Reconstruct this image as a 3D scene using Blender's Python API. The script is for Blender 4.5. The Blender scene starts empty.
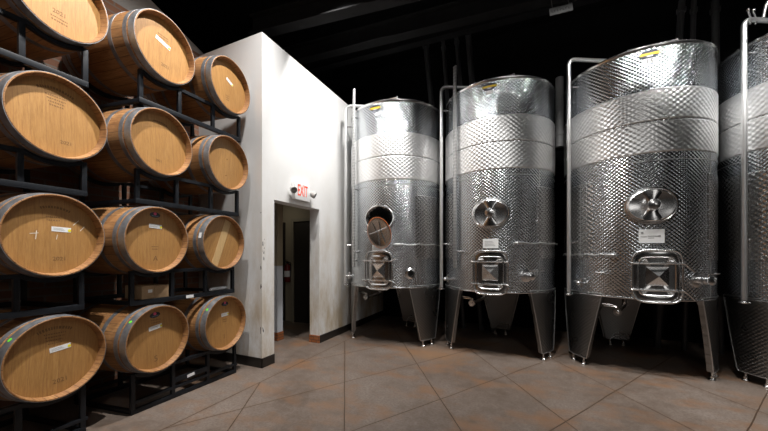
import bpy, bmesh, math, random
from mathutils import Vector, Matrix
random.seed(7)
PI = math.pi
C = bpy.context.scene.collection
sc = bpy.context.scene

# ------------------------------------------------------------------ helpers
def rad(d): return math.radians(d)

def obj(name, bm, m, parent=None, smooth=True, loc=None, auto=None):
    me = bpy.data.meshes.new(name)
    bmesh.ops.recalc_face_normals(bm, faces=bm.faces)
    bm.to_mesh(me); bm.free()
    if smooth:
        for p in me.polygons: p.use_smooth = True
        me.set_sharp_from_angle(angle=rad(auto or 38))
    me.materials.append(m)
    o = bpy.data.objects.new(name, me); C.objects.link(o)
    if parent: o.parent = parent
    if loc: o.location = loc
    return o

def reuse(src, parent):
    o = src.copy(); C.objects.link(o); o.parent = parent
    for ch in src.children: reuse(ch, o)
    return o

def thing(name, label, cat, loc=(0, 0, 0), rz=0, group=None):
    o = bpy.data.objects.new(name, None); C.objects.link(o)
    o.empty_display_size = .1
    o.location = loc; o.rotation_euler = (0, 0, rz)
    return tag(o, label, cat, group)

def tag(o, label, cat, group=None):
    o['label'] = label; o['category'] = cat
    if group: o['group'] = group
    return o

def struct(name, bm, m, smooth=False):
    o = obj(name, bm, m, None, smooth); o['kind'] = 'structure'; return o

def box(bm, x0, x1, y0, y1, z0, z1, bevel=0):
    vs = [bm.verts.new((x, y, z)) for x in (x0, x1) for y in (y0, y1) for z in (z0, z1)]
    fs = []
    for q in ((0, 1, 3, 2), (4, 6, 7, 5), (0, 4, 5, 1), (2, 3, 7, 6), (0, 2, 6, 4), (1, 5, 7, 3)):
        fs.append(bm.faces.new([vs[i] for i in q]))
    if bevel:
        es = {e for f in fs for e in f.edges}
        bmesh.ops.bevel(bm, geom=list(es), offset=bevel, segments=2, affect='EDGES', profile=.6)
    return bm

def tube(bm, pts, r, seg=10, closed=False, caps=True):
    pts = [Vector(p) for p in pts]; n = len(pts)
    rs = r if isinstance(r, (list, tuple)) else [r]*n
    rings = []; nrm = None
    for i, p in enumerate(pts):
        if closed: t = pts[(i+1) % n]-pts[i-1]
        else: t = pts[min(i+1, n-1)]-pts[max(i-1, 0)]
        t.normalize()
        if nrm is None:
            a = Vector((0, 0, 1)) if abs(t.z) < .9 else Vector((1, 0, 0))
            nrm = (a-t*a.dot(t)).normalized()
        else:
            nrm = nrm-t*nrm.dot(t)
            nrm.normalize()
        b = t.cross(nrm)
        rings.append([bm.verts.new(p+(nrm*math.cos(2*PI*k/seg)+b*math.sin(2*PI*k/seg))*rs[i]) for k in range(seg)])
    m = n if closed else n-1
    for i in range(m):
        A, B = rings[i], rings[(i+1) % n]
        off = 0
        if closed and i == n-1:
            off = min(range(seg), key=lambda s: (A[0].co-B[s].co).length)
        for k in range(seg):
            bm.faces.new((A[k], A[(k+1) % seg], B[(k+1+off) % seg], B[(k+off) % seg]))
    if caps and not closed:
        bm.faces.new(rings[0][::-1]); bm.faces.new(rings[-1])
    return bm

def fillet(pts, r, n=6):
    pts = [Vector(p) for p in pts]; out = [pts[0]]
    for i in range(1, len(pts)-1):
        a = (pts[i-1]-pts[i]); b = (pts[i+1]-pts[i])
        d = min(r, a.length*.49, b.length*.49)
        A = pts[i]+a.normalized()*d; B = pts[i]+b.normalized()*d
        for k in range(n+1):
            t = k/n
            out.append(A*(1-t)**2+pts[i]*2*t*(1-t)+B*t*t)
    out.append(pts[-1]); return out

def lathe(bm, prof, seg=64, axis='Z', closed=False, a0=0, a1=2*PI):
    """prof: list of (r, h). r may be 0 at ends."""
    rings = []
    for r, h in prof:
        if r < 1e-6:
            rings.append([bm.verts.new(Vector((0, 0, h)) if axis == 'Z' else Vector((h, 0, 0)))])
        else:
            ring = []
            for k in range(seg):
                a = 2*PI*k/seg
                c, s = r*math.cos(a), r*math.sin(a)
                ring.append(bm.verts.new((c, s, h) if axis == 'Z' else (h, c, s)))
            rings.append(ring)
    m = len(rings) if closed else len(rings)-1
    for i in range(m):
        A, B = rings[i], rings[(i+1) % len(rings)]
        if len(A) == 1 and len(B) == 1: continue
        for k in range(seg):
            k2 = (k+1) % seg
            if len(A) == 1: bm.faces.new((A[0], B[k2], B[k]))
            elif len(B) == 1: bm.faces.new((A[k], A[k2], B[0]))
            else: bm.faces.new((A[k], A[k2], B[k2], B[k]))
    return bm

def rod(bm, a, b, r, seg=12): return tube(bm, [a, b], r, seg)

def text_bm(s, size, M, depth=.0006, align='CENTER'):
    cu = bpy.data.curves.new('t', 'FONT'); cu.body = s; cu.size = size
    cu.align_x = align; cu.align_y = 'CENTER'; cu.extrude = depth; cu.resolution_u = 2
    o = bpy.data.objects.new('t', cu); C.objects.link(o)
    bpy.context.view_layer.update()
    me = bpy.data.meshes.new_from_object(o)
    bm = bmesh.new(); bm.from_mesh(me)
    bpy.data.objects.remove(o); bpy.data.curves.remove(cu); bpy.data.meshes.remove(me)
    bmesh.ops.transform(bm, matrix=M, verts=bm.verts)
    return bm

# ------------------------------------------------------------------ materials
class NT:
    def __init__(s, name):
        s.m = bpy.data.materials.new(name); s.m.use_nodes = True
        s.t = s.m.node_tree; s.n = s.t.nodes; s.b = s.n['Principled BSDF']
    def new(s, typ, **kw):
        n = s.n.new(typ)
        for k, v in kw.items(): setattr(n, k, v)
        return n
    def l(s, a, b): s.t.links.new(a, b)
    def math(s, op, a, b=None, c=None):
        n = s.new('ShaderNodeMath', operation=op)
        for i, v in enumerate((a, b, c)):
            if v is None: continue
            if hasattr(v, 'is_output'): s.l(v, n.inputs[i])
            else: n.inputs[i].default_value = v
        return n.outputs[0]
    def coords(s):
        tc = s.new('ShaderNodeTexCoord'); sp = s.new('ShaderNodeSeparateXYZ')
        s.l(tc.outputs['Object'], sp.inputs[0]); return tc.outputs['Object'], sp.outputs
    def noise(s, vec, scale, detail=4, rough=.6, mapscale=None, d4=None):
        if mapscale:
            mp = s.new('ShaderNodeMapping'); mp.inputs['Scale'].default_value = mapscale
            s.l(vec, mp.inputs[0]); vec = mp.outputs[0]
        n = s.new('ShaderNodeTexNoise'); n.inputs['Scale'].default_value = scale
        n.inputs['Detail'].default_value = detail; n.inputs['Roughness'].default_value = rough
        if d4 is not None:
            n.noise_dimensions = '4D'; s.l(d4, n.inputs['W'])
        s.l(vec, n.inputs['Vector']); return n.outputs['Fac']
    def ramp(s, fac, stops):
        n = s.new('ShaderNodeValToRGB'); e = n.color_ramp.elements
        while len(e) < len(stops): e.new(.5)
        for q, (p, c) in zip(e, stops):
            q.position = p; q.color = (*c, 1) if len(c) == 3 else c
        s.l(fac, n.inputs[0]); return n.outputs[0]
    def mix(s, f, a, b, typ='MIX'):
        n = s.new('ShaderNodeMix', data_type='RGBA', blend_type=typ)
        for i, v in ((0, f), (6, a), (7, b)):
            if hasattr(v, 'is_output'): s.l(v, n.inputs[i])
            elif i == 0: n.inputs[0].default_value = v
            else: n.inputs[i].default_value = (*v, 1)
        return n.outputs[2]
    def bump(s, h, dist, strength=1, nrm=None):
        n = s.new('ShaderNodeBump'); n.inputs['Distance'].default_value = dist
        n.inputs['Strength'].default_value = strength
        s.l(h, n.inputs['Height'])
        if nrm: s.l(nrm, n.inputs['Normal'])
        return n.outputs[0]
    def set(s, **kw):
        for k, v in kw.items():
            i = s.b.inputs[k.replace('_', ' ')]
            if hasattr(v, 'is_output'): s.l(v, i)
            elif isinstance(v, tuple): i.default_value = (*v, 1)
            else: i.default_value = v
        return s.m

def plain(name, col, rough=.5, metal=0, noise=0, nscale=20, **kw):
    t = NT(name)
    t.set(Base_Color=col, Roughness=rough, Metallic=metal, **kw)
    if noise:
        v, _ = t.coords()
        f = t.noise(v, nscale)
        lo = tuple(c*(1-noise) for c in col); hi = tuple(min(1, c*(1+noise)) for c in col)
        t.set(Base_Color=t.ramp(f, [(.3, lo), (.7, hi)]))
    return t.m

STEEL = (.575, .60, .625)
def dimpled(name, w, h, amp, rough, R=.745, col=STEEL, flat=False, sharp=0):
    t = NT(name); v, (x, y, z) = t.coords()
    ang = t.math('ARCTAN2', x, t.math('MULTIPLY', y, -1.0))
    p = t.math('MULTIPLY', ang, R)
    pa = t.math('MULTIPLY', p, 2*PI/w); pb = t.math('MULTIPLY', z, 2*PI/h)
    gp = t.math('MULTIPLY', t.math('MULTIPLY', t.math('SINE', pa), t.math('COSINE', pb)), amp*2*PI/w)
    gz = t.math('MULTIPLY', t.math('MULTIPLY', t.math('COSINE', pa), t.math('SINE', pb)), amp*2*PI/h)
    cb = t.new('ShaderNodeCombineXYZ')
    t.l(t.math('MULTIPLY', gp, t.math('COSINE', ang)), cb.inputs[0]); t.l(t.math('MULTIPLY', gp, t.math('SINE', ang)), cb.inputs[1]); t.l(gz, cb.inputs[2])
    ge = t.new('ShaderNodeNewGeometry')
    va = t.new('ShaderNodeVectorMath', operation='ADD'); t.l(ge.outputs['Normal'], va.inputs[0]); t.l(cb.outputs[0], va.inputs[1])
    vn = t.new('ShaderNodeVectorMath', operation='NORMALIZE'); t.l(va.outputs[0], vn.inputs[0])
    f = t.noise(v, 3, 3)
    r2 = t.math('MULTIPLY_ADD', f, .10, rough-.05)
    t.set(Base_Color=col, Metallic=1.0, Roughness=r2, Normal=vn.outputs[0])
    return t.m

def make_mats():
    M = {}
    M['dense'] = dimpled('dimpled_steel', .046, .040, .0026, .21)
    M['pillow'] = dimpled('pillow_plate_steel', .066, .054, .0020, .40, col=(.90, .90, .90))
    M['pillow2'] = dimpled('side_pillow_steel', .066, .054, .0024, .24, col=(.62, .62, .62))
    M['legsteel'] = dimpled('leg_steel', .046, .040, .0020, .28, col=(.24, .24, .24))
    t = NT('brushed_steel'); v, _ = t.coords()
    f = t.noise(v, 40, 3, mapscale=(1, 1, .2))
    M['steel'] = t.set(Base_Color=(.62, .62, .62), Metallic=1.0, Roughness=t.math('MULTIPLY_ADD', f, .12, .16))
    M['polish'] = plain('polished_steel', (.78, .78, .78), .24, 1)
    M['matte_steel'] = plain('satin_steel', (.55, .55, .55), .38, 1)
    M['paper'] = plain('white_label_paper', (.80, .80, .80), .6)
    M['ink'] = plain('black_ink', (.02, .02, .02), .6)
    M['greyink'] = plain('grey_ink', (.22, .22, .22), .6)
    M['stamp'] = plain('burnt_stamp', (.20, .105, .040), .8)
    M['yellow'] = plain('yellow_sticker', (.85, .58, .02), .5)
    M['dot_yellow'] = plain('yellow_dot_sticker', (.85, .75, .02), .5)
    M['dot_green'] = plain('green_dot_sticker', (.18, .8, .06), .5)
    M['pink'] = plain('pink_print', (.75, .10, .22), .5)
    M['navy'] = plain('dark_navy_badge', (.015, .018, .028), .45)
    M['bluegrey'] = plain('blue_grey_print', (.13, .18, .25), .5)
    M['orange'] = plain('orange_rubber', (.55, .14, .025), .5)
    M['blackrub_bore'] = plain('black_rubber_and_bore_shade', (.02, .02, .02), .6)
    M['chalk'] = plain('white_chalk', (.75, .68, .58), .9)
    # galvanised hoops
    t = NT('galvanised_hoop'); v, _ = t.coords(); f = t.noise(v, 14, 5)
    M['hoop'] = t.set(Base_Color=t.ramp(f, [(.3, (.20, .205, .22)), (.7, (.42, .43, .45))]), Metallic=.75, Roughness=t.math('MULTIPLY_ADD', f, .2, .36))
    # oak staves
    t = NT('oak_staves'); v, (x, y, z) = t.coords()
    oi = t.new('ShaderNodeObjectInfo')
    ang = t.math('ARCTAN2', y, z)
    st = t.math('MULTIPLY', ang, 28/(2*PI))
    st = t.math('ADD', st, t.math('MULTIPLY', oi.outputs['Random'], 30.0))
    idx = t.math('FLOOR', st); fr = t.math('FRACT', st)
    wn = t.new('ShaderNodeTexWhiteNoise', noise_dimensions='1D'); t.l(idx, wn.inputs['W'])
    g = t.noise(v, 6, 6, .65, mapscale=(1.2, 14, 14), d4=t.math('MULTIPLY', idx, 3.7))
    c = t.ramp(g, [(.30, (.17, .075, .025)), (.52, (.36, .18, .068)), (.74, (.50, .275, .115))])
    c = t.mix(t.math('MULTIPLY', wn.outputs['Value'], .45), c, (.26, .105, .035))
    blot = t.noise(v, 5, 4, d4=oi.outputs['Random'])
    c = t.mix(t.ramp(blot, [(.50, (0, 0, 0)), (.72, (.55, .55, .55))]), c, (.13, .055, .022))
    e = t.math('ABSOLUTE', t.math('SUBTRACT', fr, .5))
    gap = t.math('GREATER_THAN', e, .475)
    c = t.mix(gap, c, (.07, .03, .012))
    M['stave'] = t.set(Base_Color=c, Roughness=.55, Normal=t.bump(g, .002, .5))
    # barrel head
    t = NT('oak_head'); v, (x, y, z) = t.coords()
    oi = t.new('ShaderNodeObjectInfo'); rnd = oi.outputs['Random']
    nb = t.math('ADD', t.math('MULTIPLY', y, 12.5), t.math('MULTIPLY', rnd, 9.0))
    idx = t.math('FLOOR', nb); fr = t.math('FRACT', nb)
    wn = t.new('ShaderNodeTexWhiteNoise', noise_dimensions='2D')
    cb = t.new('ShaderNodeCombineXYZ'); t.l(idx, cb.inputs[0]); t.l(rnd, cb.inputs[1]); t.l(cb.outputs[0], wn.inputs['Vector'])
    g = t.noise(v, 9, 7, .7, mapscale=(1, 12, .9), d4=t.math('ADD', t.math('MULTIPLY', idx, 2.3), rnd))
    c = t.ramp(g, [(.28, (.27, .130, .036)), (.50, (.41, .212, .065)), (.74, (.50, .280, .098))])
    c = t.mix(t.math('MULTIPLY', wn.outputs['Value'], .34), c, (.36, .175, .052))
    fine = t.noise(v, 30, 3, .7, mapscale=(1, 8, .5))
    c = t.mix(t.ramp(fine, [(.50, (0, 0, 0)), (.72, (.55, .55, .55))]), c, (.25, .12, .04))
    c = t.mix(t.math('GREATER_THAN', t.math('ABSOLUTE', t.math('SUBTRACT', fr, .5)), .49), c, (.25, .125, .042))
    M['head'] = t.set(Base_Color=c, Roughness=.5, Normal=t.bump(g, .001, .4))
    t = NT('oak_pale_board'); v, _ = t.coords()
    g = t.noise(v, 9, 6, .7, mapscale=(1, 12, .9))
    M['paleboard'] = t.set(Base_Color=t.ramp(g, [(.3, (.52, .33, .14)), (.7, (.68, .47, .23))]), Roughness=.5)
    M['bung'] = plain('cork', (.35, .2, .1), .8)
    # rack
    M['rack'] = plain('black_painted_steel', (.0065, .008, .011), .45, 0, .2, 30, Specular_IOR_Level=.35)
    # walls
    t = NT('white_painted_wall'); v, (x, y, z) = t.coords()
    f = t.noise(v, 1.6, 6, .65)
    low = t.math('SUBTRACT', 1.0, t.math('SMOOTH_MIN', t.math('MULTIPLY', z, .42), 1.0, .4))
    c = t.ramp(f, [(.3, (.80, .795, .785)), (.7, (.86, .855, .85))])
    dirt = t.noise(v, 3.2, 6, .7, mapscale=(1, 1, .35))
    dm = t.math('MULTIPLY', t.ramp(dirt, [(.38, (0, 0, 0)), (.62, (1, 1, 1))]), low)
    c = t.mix(dm, c, (.50, .39, .25))
    # chipped plaster along the outside corner
    cn = t.math('MULTIPLY', t.math('LESS_THAN', y, 2.835), t.math('GREATER_THAN', x, -2.86))
    ch = t.noise(v, 11, 3, .6, mapscale=(2.2, 2.2, .55))
    band = t.math('MULTIPLY', t.math('LESS_THAN', z, 1.85), t.math('GREATER_THAN', z, .3))
    cm = t.math('MULTIPLY', t.math('MULTIPLY', cn, band), t.math('GREATER_THAN', ch, .63))
    c = t.mix(cm, c, (.10, .095, .09))
    fb = t.noise(v, 60, 3)
    M['wall'] = t.set(Base_Color=c, Roughness=.65, Normal=t.bump(fb, .002, .3))
    M['greywall'] = plain('grey_painted_wall', (.30, .29, .275), .7, 0, .1, 3)
    M['black'] = plain('black_paint', (.005, .005, .0055), .9, Specular_IOR_Level=.1)
    M['blackgloss'] = plain('black_pipe_paint', (.045, .045, .047), .45)
    M['beam'] = plain('black_beam_paint', (.013, .013, .0135), .8, 0, .2, 4, Specular_IOR_Level=.1)
    M['baseboard'] = plain('black_vinyl_baseboard', (.018, .015, .013), .4)
    M['brickbase'] = None
    t = NT('orange_tile'); v, (x, y, z) = t.coords()
    br = t.new('ShaderNodeTexBrick'); br.inputs['Scale'].default_value = 1
    br.inputs['Color1'].default_value = (.38, .13, .045, 1); br.inputs['Color2'].default_value = (.30, .095, .03, 1)
    br.inputs['Mortar'].default_value = (.10, .06, .04, 1)
    br.inputs['Brick Width'].default_value = .09; br.inputs['Row Height'].default_value = .045; br.inputs['Mortar Size'].default_value = .004
    cb = t.new('ShaderNodeCombineXYZ'); t.l(t.math('ADD', x, y), cb.inputs[0]); t.l(z, cb.inputs[1])
    t.l(cb.outputs[0], br.inputs['Vector'])
    M['brickbase'] = t.set(Base_Color=br.outputs['Color'], Roughness=.5)
    t = NT('old_brick'); v, (x, y, z) = t.coords()
    br = t.new('ShaderNodeTexBrick'); br.inputs['Scale'].default_value = 1
    br.inputs['Color1'].default_value = (.24, .11, .06, 1); br.inputs['Color2'].default_value = (.16, .07, .04, 1)
    br.inputs['Mortar'].default_value = (.20, .16, .13, 1)
    br.inputs['Brick Width'].default_value = .21; br.inputs['Row Height'].default_value = .075; br.inputs['Mortar Size'].default_value = .008
    cb = t.new('ShaderNodeCombineXYZ'); t.l(t.math('ADD', x, y), cb.inputs[0]); t.l(z, cb.inputs[1])
    t.l(cb.outputs[0], br.inputs['Vector'])
    M['brick'] = t.set(Base_Color=br.outputs['Color'], Roughness=.8)
    # floor: stained concrete with diagonal saw cuts
    t = NT('stained_concrete'); v, (x, y, z) = t.coords()
    f1 = t.noise(v, .9, 8, .65); f2 = t.noise(v, 9, 6, .75); f3 = t.noise(v, 45, 4, .7)
    c = t.ramp(f1, [(.34, (.100, .072, .054)), (.5, (.158, .122, .099)), (.66, (.228, .188, .161))])
    c = t.mix(t.ramp(f2, [(.42, (0, 0, 0)), (.72, (.55, .55, .55))]), c, (.275, .230, .198))
    c = t.mix(t.ramp(f3, [(.40, (.5, .5, .5)), (.56, (0, 0, 0))]), c, (.115, .08, .06))
    rusty = t.noise(v, 1.7, 5, .6, mapscale=(1, 1.6, 1))
    c = t.mix(t.ramp(rusty, [(.50, (0, 0, 0)), (.68, (.85, .85, .85))]), c, (.23, .125, .068))
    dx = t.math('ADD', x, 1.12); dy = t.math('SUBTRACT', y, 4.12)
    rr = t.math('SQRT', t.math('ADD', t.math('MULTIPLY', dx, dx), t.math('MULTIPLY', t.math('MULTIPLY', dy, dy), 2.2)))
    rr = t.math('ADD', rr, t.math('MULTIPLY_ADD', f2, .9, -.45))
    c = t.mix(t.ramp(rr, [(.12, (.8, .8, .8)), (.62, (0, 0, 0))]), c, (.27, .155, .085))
    wob = t.math('MULTIPLY_ADD', t.noise(v, 1.2, 2), .03, -.015)
    U = t.math('ADD', t.math('MULTIPLY_ADD', y, .608, x), wob)
    W = t.math('ADD', t.math('MULTIPLY_ADD', y, -.612, x), wob)
    def lines(q, off, sp):
        s = t.math('FRACT', t.math('ADD', t.math('DIVIDE', t.math('SUBTRACT', q, off), sp), .5))
        return t.math('MULTIPLY', t.math('ABSOLUTE', t.math('SUBTRACT', s, .5)), sp)
    d = t.math('MINIMUM', lines(U, 0.0, 1.035), lines(W, -.466, 1.0))
    right = t.math('GREATER_THAN', x, -2.54)
    d = t.math('ADD', d, t.math('MULTIPLY', t.math('SUBTRACT', 1.0, right), 1.0))
    d = t.math('MINIMUM', d, t.math('ABSOLUTE', t.math('ADD', x, 2.54)))
    cut = t.math('LESS_THAN', d, .0055)
    c = t.mix(cut, c, (.045, .028, .018))
    halo = t.ramp(t.math('MULTIPLY', d, 16.0), [(0, (.22, .22, .22)), (.7, (0, 0, 0))])
    c = t.mix(halo, c, (.17, .10, .06))
    rgh = t.math('MULTIPLY_ADD', f2, .28, .24)
    hgt = t.math('SUBTRACT', t.math('MULTIPLY', f3, .12), cut)
    M['floor'] = t.set(Base_Color=c, Roughness=rgh, Normal=t.bump(hgt, .004, .6))
    M['beige'] = plain('beige_painted_wall', (.36, .31, .22), .7)
    M['dado'] = plain('blue_white_paint', (.62, .66, .72), .6)
    M['darkdoor_recess'] = plain('dark_brown_door_and_recess', (.03, .025, .02), .5)
    M['doorframe'] = plain('beige_door_frame', (.30, .27, .2), .5)
    M['red'] = plain('red_paint', (.16, .012, .010), .35)
    M['signwhite'] = plain('white_plastic', (.86, .86, .86), .4)
    t = NT('red_exit_letters')
    M['exit'] = t.set(Base_Color=(.85, .06, .02), Roughness=.5, Emission_Color=(1, .10, .03), Emission_Strength=.35)
    M['lampgrey'] = plain('grey_lamp_plastic', (.42, .41, .39), .4)
    t = NT('lamp_lens'); M['lens'] = t.set(Base_Color=(.6, .6, .6), Roughness=.08, Transmission_Weight=.5)
    t = NT('cardboard'); v, _ = t.coords()
    M['card'] = t.set(Base_Color=t.ramp(t.noise(v, 12, 4), [(.3, (.30, .19, .10)), (.7, (.38, .25, .14))]), Roughness=.8)
    M['plasticwrap'] = plain('clear_plastic', (.45, .46, .48), .15)
    M['duct'] = plain('grey_duct_paint', (.30, .30, .30), .5)
    return M
M = make_mats()

# ------------------------------------------------------------------ setting
XW = -2.833            # face of the partition with the exit
XB = -3.95             # wall behind the barrels
YV = 2.79              # short return wall beside the barrels
TOP = 3.99
bm = bmesh.new(); box(bm, -7, 7.5, -6, 6.6, -.1, 0); struct('floor', bm, M['floor'])
bm = bmesh.new()
box(bm, -3.01, XW, YV, 2.988, 0, TOP)
box(bm, -3.01, XW, 3.929, 6.3, 0, TOP)
box(bm, -3.01, XW, 2.988, 3.929, 2.03, TOP)
box(bm, XB, -3.01, YV, 2.97, 0, TOP)
bmesh.ops.remove_doubles(bm, verts=bm.verts, dist=1e-5)
struct('wall_inner', bm, M['wall'])
# roof of the inner room and its corridor ceiling
bm = bmesh.new(); box(bm, -6.5, -3.01, 2.97, 6.3, TOP-.1, TOP); struct('ceiling_inner', bm, M['black'])
bm = bmesh.new(); box(bm, -6.5, -3.01, 2.97, 6.3, 2.5, 2.56); struct('ceiling_corridor', bm, M['beige'])
# wall behind the barrels: brick below, grey paint above with a sloping top edge
bm = bmesh.new(); box(bm, XB-.2, XB, -6, YV+.18, 0, 4.02); struct('wall_left', bm, M['brick'])
bm = bmesh.new()
pr = [(2.97, 3.99), (2.97, 4.02), (1.2, 4.66), (-6, 4.66), (-6, 4.02), (2.97, 4.02)]
pr = [(2.97, 4.02), (1.0, 4.74), (-6, 4.74), (-6, 4.02)]
va = [bm.verts.new((XB, y, z)) for y, z in pr]; vb = [bm.verts.new((XB-.2, y, z)) for y, z in pr]
bm.faces.new(va); bm.faces.new(vb[::-1])
for i in range(4): bm.faces.new((va[i], va[(i+1) % 4], vb[(i+1) % 4], vb[i]))
struct('wall_left_upper', bm, M['greywall'])
bm = bmesh.new(); box(bm, -7, 7, 6.3, 6.5, 0, 5.6); struct('wall_back', bm, M['black'])
bm = bmesh.new(); box(bm, 6.6, 6.8, -6, 6.3, 0, 5.6); struct('wall_right', bm, M['black'])
bm = bmesh.new(); box(bm, XB-.2, 6.8, -5.6, -5.4, 0, 5.6); struct('wall_front', bm, M['black'])
bm = bmesh.new(); box(bm, -7, 7, -6, 6.6, 5.5, 5.6); struct('ceiling', bm, M['black'])
# baseboards
bm = bmesh.new()
box(bm, XB, XW+.008, YV-.008, YV, 0, .115)
box(bm, XW, XW+.008, YV-.008, 2.988, 0, .115)
struct('baseboard_left', bm, M['baseboard'])
bm = bmesh.new(); box(bm, XW, XW+.008, 3.929, 6.3, 0, .115); struct('baseboard_right', bm, M['baseboard'])
bm = bmesh.new(); box(bm, -3.018, XW+.0085, 3.921, 3.929, 0, .115); struct('trim_1', bm, M['brickbase'])
# corridor behind the doorway
bm = bmesh.new(); box(bm, -6, -3.5, 3.76, 3.88, 1.17, 2.5); struct('wall_corridor_upper', bm, M['beige'])
bm = bmesh.new(); box(bm, -6, -3.5, 3.76, 3.88, 0, 1.17); struct('wall_corridor_lower', bm, M['dado'])
bm = bmesh.new(); box(bm, -6, -3.492, 3.752, 3.888, 0, .13); struct('baseboard_corridor', bm, M['brickbase'])
bm = bmesh.new()
box(bm, -6, -3.01, 5.0, 5.1, 0, 2.5); struct('wall_corridor_back', bm, M['beige'])
bm = bmesh.new(); box(bm, -6.2, -6, 2.97, 5.1, 0, 2.5); struct('wall_corridor_left', bm, M['beige'])
bm = bmesh.new(); box(bm, -4.19, -3.42, 4.965, 4.998, 0, 2.0); d = struct('door_1', bm, M['darkdoor_recess'])
bm = bmesh.new()
box(bm, -4.25, -4.19, 4.94, 4.999, 0, 2.06); box(bm, -3.42, -3.36, 4.94, 4.999, 0, 2.06); box(bm, -4.19, -3.42, 4.94, 4.999, 2.0, 2.06)
obj('door_frame', bm, M['doorframe'], d, False)
bm = bmesh.new(); lathe(bm, [(0, 4.90), (.02, 4.90), (.028, 4.92), (.02, 4.94), (.012, 4.965)], 14)
bmesh.ops.transform(bm, matrix=Matrix.Rotation(rad(-90), 4, 'X') , verts=bm.verts)
o = obj('door_knob', bm, M['matte_steel'], d); o.location = (-3.5, 0, 1.0)
bm = bmesh.new(); box(bm, -4.72, -4.44, 4.97, 4.998, 0, 2.0); struct('dark_recess_panel', bm, M['darkdoor_recess'])  # dark panel standing in for the shade of a recess
# fire extinguisher on the corridor wall
fe = thing('fire_extinguisher', 'dark red fire extinguisher hung on the far wall inside the dark doorway', 'fire extinguisher', (-4.33, 4.93, .80))
bm = bmesh.new(); lathe(bm, [(0, 0), (.055, 0), (.062, .012), (.062, .29), (.05, .33), (.022, .35), (.022, .37), (0, .37)], 24); obj('cylinder_body', bm, M['red'], fe)
bm = bmesh.new(); lathe(bm, [(.0625, .10), (.0635, .10), (.0635, .22), (.0625, .22)], 24); obj('instruction_label', bm, M['paper'], fe)
bm = bmesh.new(); box(bm, -.02, .02, -.02, .02, .37, .40, .004); box(bm, -.012, .012, -.10, .02, .40, .412, .003); box(bm, -.012, .012, -.09, .0, .43, .44, .003); obj('valve_handle', bm, M['blackrub_bore'], fe)
bm = bmesh.new(); tube(bm, fillet([(.02, 0, .385), (.09, 0, .385), (.085, -.01, .1)], .04), .009); obj('hose', bm, M['blackrub_bore'], fe)
bm = bmesh.new(); box(bm, -.03, .03, .055, .072, .1, .36, .003); obj('wall_bracket', bm, M['blackrub_bore'], fe)

# ceiling structure, all black
def beam(name, a, b, w, h, label):
    a = Vector(a); b = Vector(b); d = (b-a).normalized(); s = d.cross(Vector((0, 0, 1))).normalized(); u = s.cross(d)
    bm = bmesh.new()
    prof = [(-w/2, 0), (w/2, 0), (w/2, .018), (.008, .018), (.008, h-.018), (w/2, h-.018), (w/2, h), (-w/2, h), (-w/2, h-.018), (-.008, h-.018), (-.008, .018), (-w/2, .018)]
    A = [bm.verts.new(a+s*x+u*z) for x, z in prof]; B = [bm.verts.new(b+s*x+u*z) for x, z in prof]
    n = len(prof)
    for i in range(n): bm.faces.new((A[i], A[(i+1) % n], B[(i+1) % n], B[i]))
    bm.faces.new(A[::-1]); bm.faces.new(B)
    o = obj(name, bm, M['beam'], None, False)
    o['kind'] = 'structure'
    return o
def ray_y(u, v, Y):      # photo pixel -> point on the vertical plane y = Y
    f, y0, th = 312.296, 254.31, .4207
    t = (u-384)/f; c, s = math.cos(th), math.sin(th)
    k = Y/(t*s+c)
    return (k*(t*c-s), Y, 1.35+k*(y0-v)/f)
def extend(a, b, t0, t1):
    a = Vector(a); b = Vector(b); return a+(b-a)*t0, a+(b-a)*t1
a, b = extend(ray_y(340, 52, 4.4), ray_y(480, 18, 4.4), -1.0, 3.5); beam('trim_2', a, b, .16, .26, '')
a, b = extend(ray_y(431, 41, 5.0), ray_y(560, 8, 5.0), -1.6, 3.0); beam('trim_3', a, b, .14, .2, '')
a, b = extend(ray_y(300, 25, 3.3), ray_y(400, 0, 3.3), -.6, 4.5); beam('trim_4', a, b, .16, .26, '')
def pipe(name, p, q, r, label, group, m='blackgloss'):
    bm = bmesh.new(); tube(bm, [p, q], r, 14)
    for t in (.03, .55):
        c = Vector(p).lerp(Vector(q), t); d = (Vector(q)-Vector(p)).normalized()*.03
        tube(bm, [c-d, c+d], r*1.35, 14)
    tag(obj(name, bm, M[m]), label, 'pipe', group)
def drop(u0, v0, u1, Y, r, label, zend=0.0):
    p = Vector(ray_y(u0, v0, Y)); q0 = Vector(ray_y(u1, v0+70, Y))
    d = q0-p; q = p+d*((zend-p.z)/d.z)
    pipe('conduit_pipe', p, q, r, label, 'black pipes behind the tanks')
drop(425, 37, 432, 5.75, .05, 'black pipe dropping behind the gap between the first and second tanks, leftmost of its set')
drop(443, 40, 448, 5.8, .035, 'second black pipe from the left behind the gap between the first and second tanks')
drop(456, 34, 462, 5.8, .035, 'thin black pipe just left of the thickest pipe, above the second tank')
drop(467, 22, 473, 5.75, .05, 'thick black pipe dropping behind the second tank, rightmost of its set')
drop(682, 0, 677, 5.75, .04, 'black pipe leaning behind the third tank lid bar')
drop(694, 0, 692, 5.75, .03, 'thin black pipe dropping above the right shoulder of the third tank')
drop(715, 0, 716, 5.75, .04, 'black pipe dropping behind the gap between third and fourth tanks')
def pt(u, v, Y): return Vector(ray_y(u, v, Y))
bm = bmesh.new(); p = pt(559.5, 78, 6.235); q = pt(559.5, 147, 6.235)
tube(bm, [q, p], .062, 16); tube(bm, [q+Vector((0, 0, .2)), q+Vector((0, 0, .26))], .072, 16)
tag(obj('downpipe', bm, M['duct']), 'grey downpipe seen in the gap right of the second tank', 'pipe')
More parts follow.
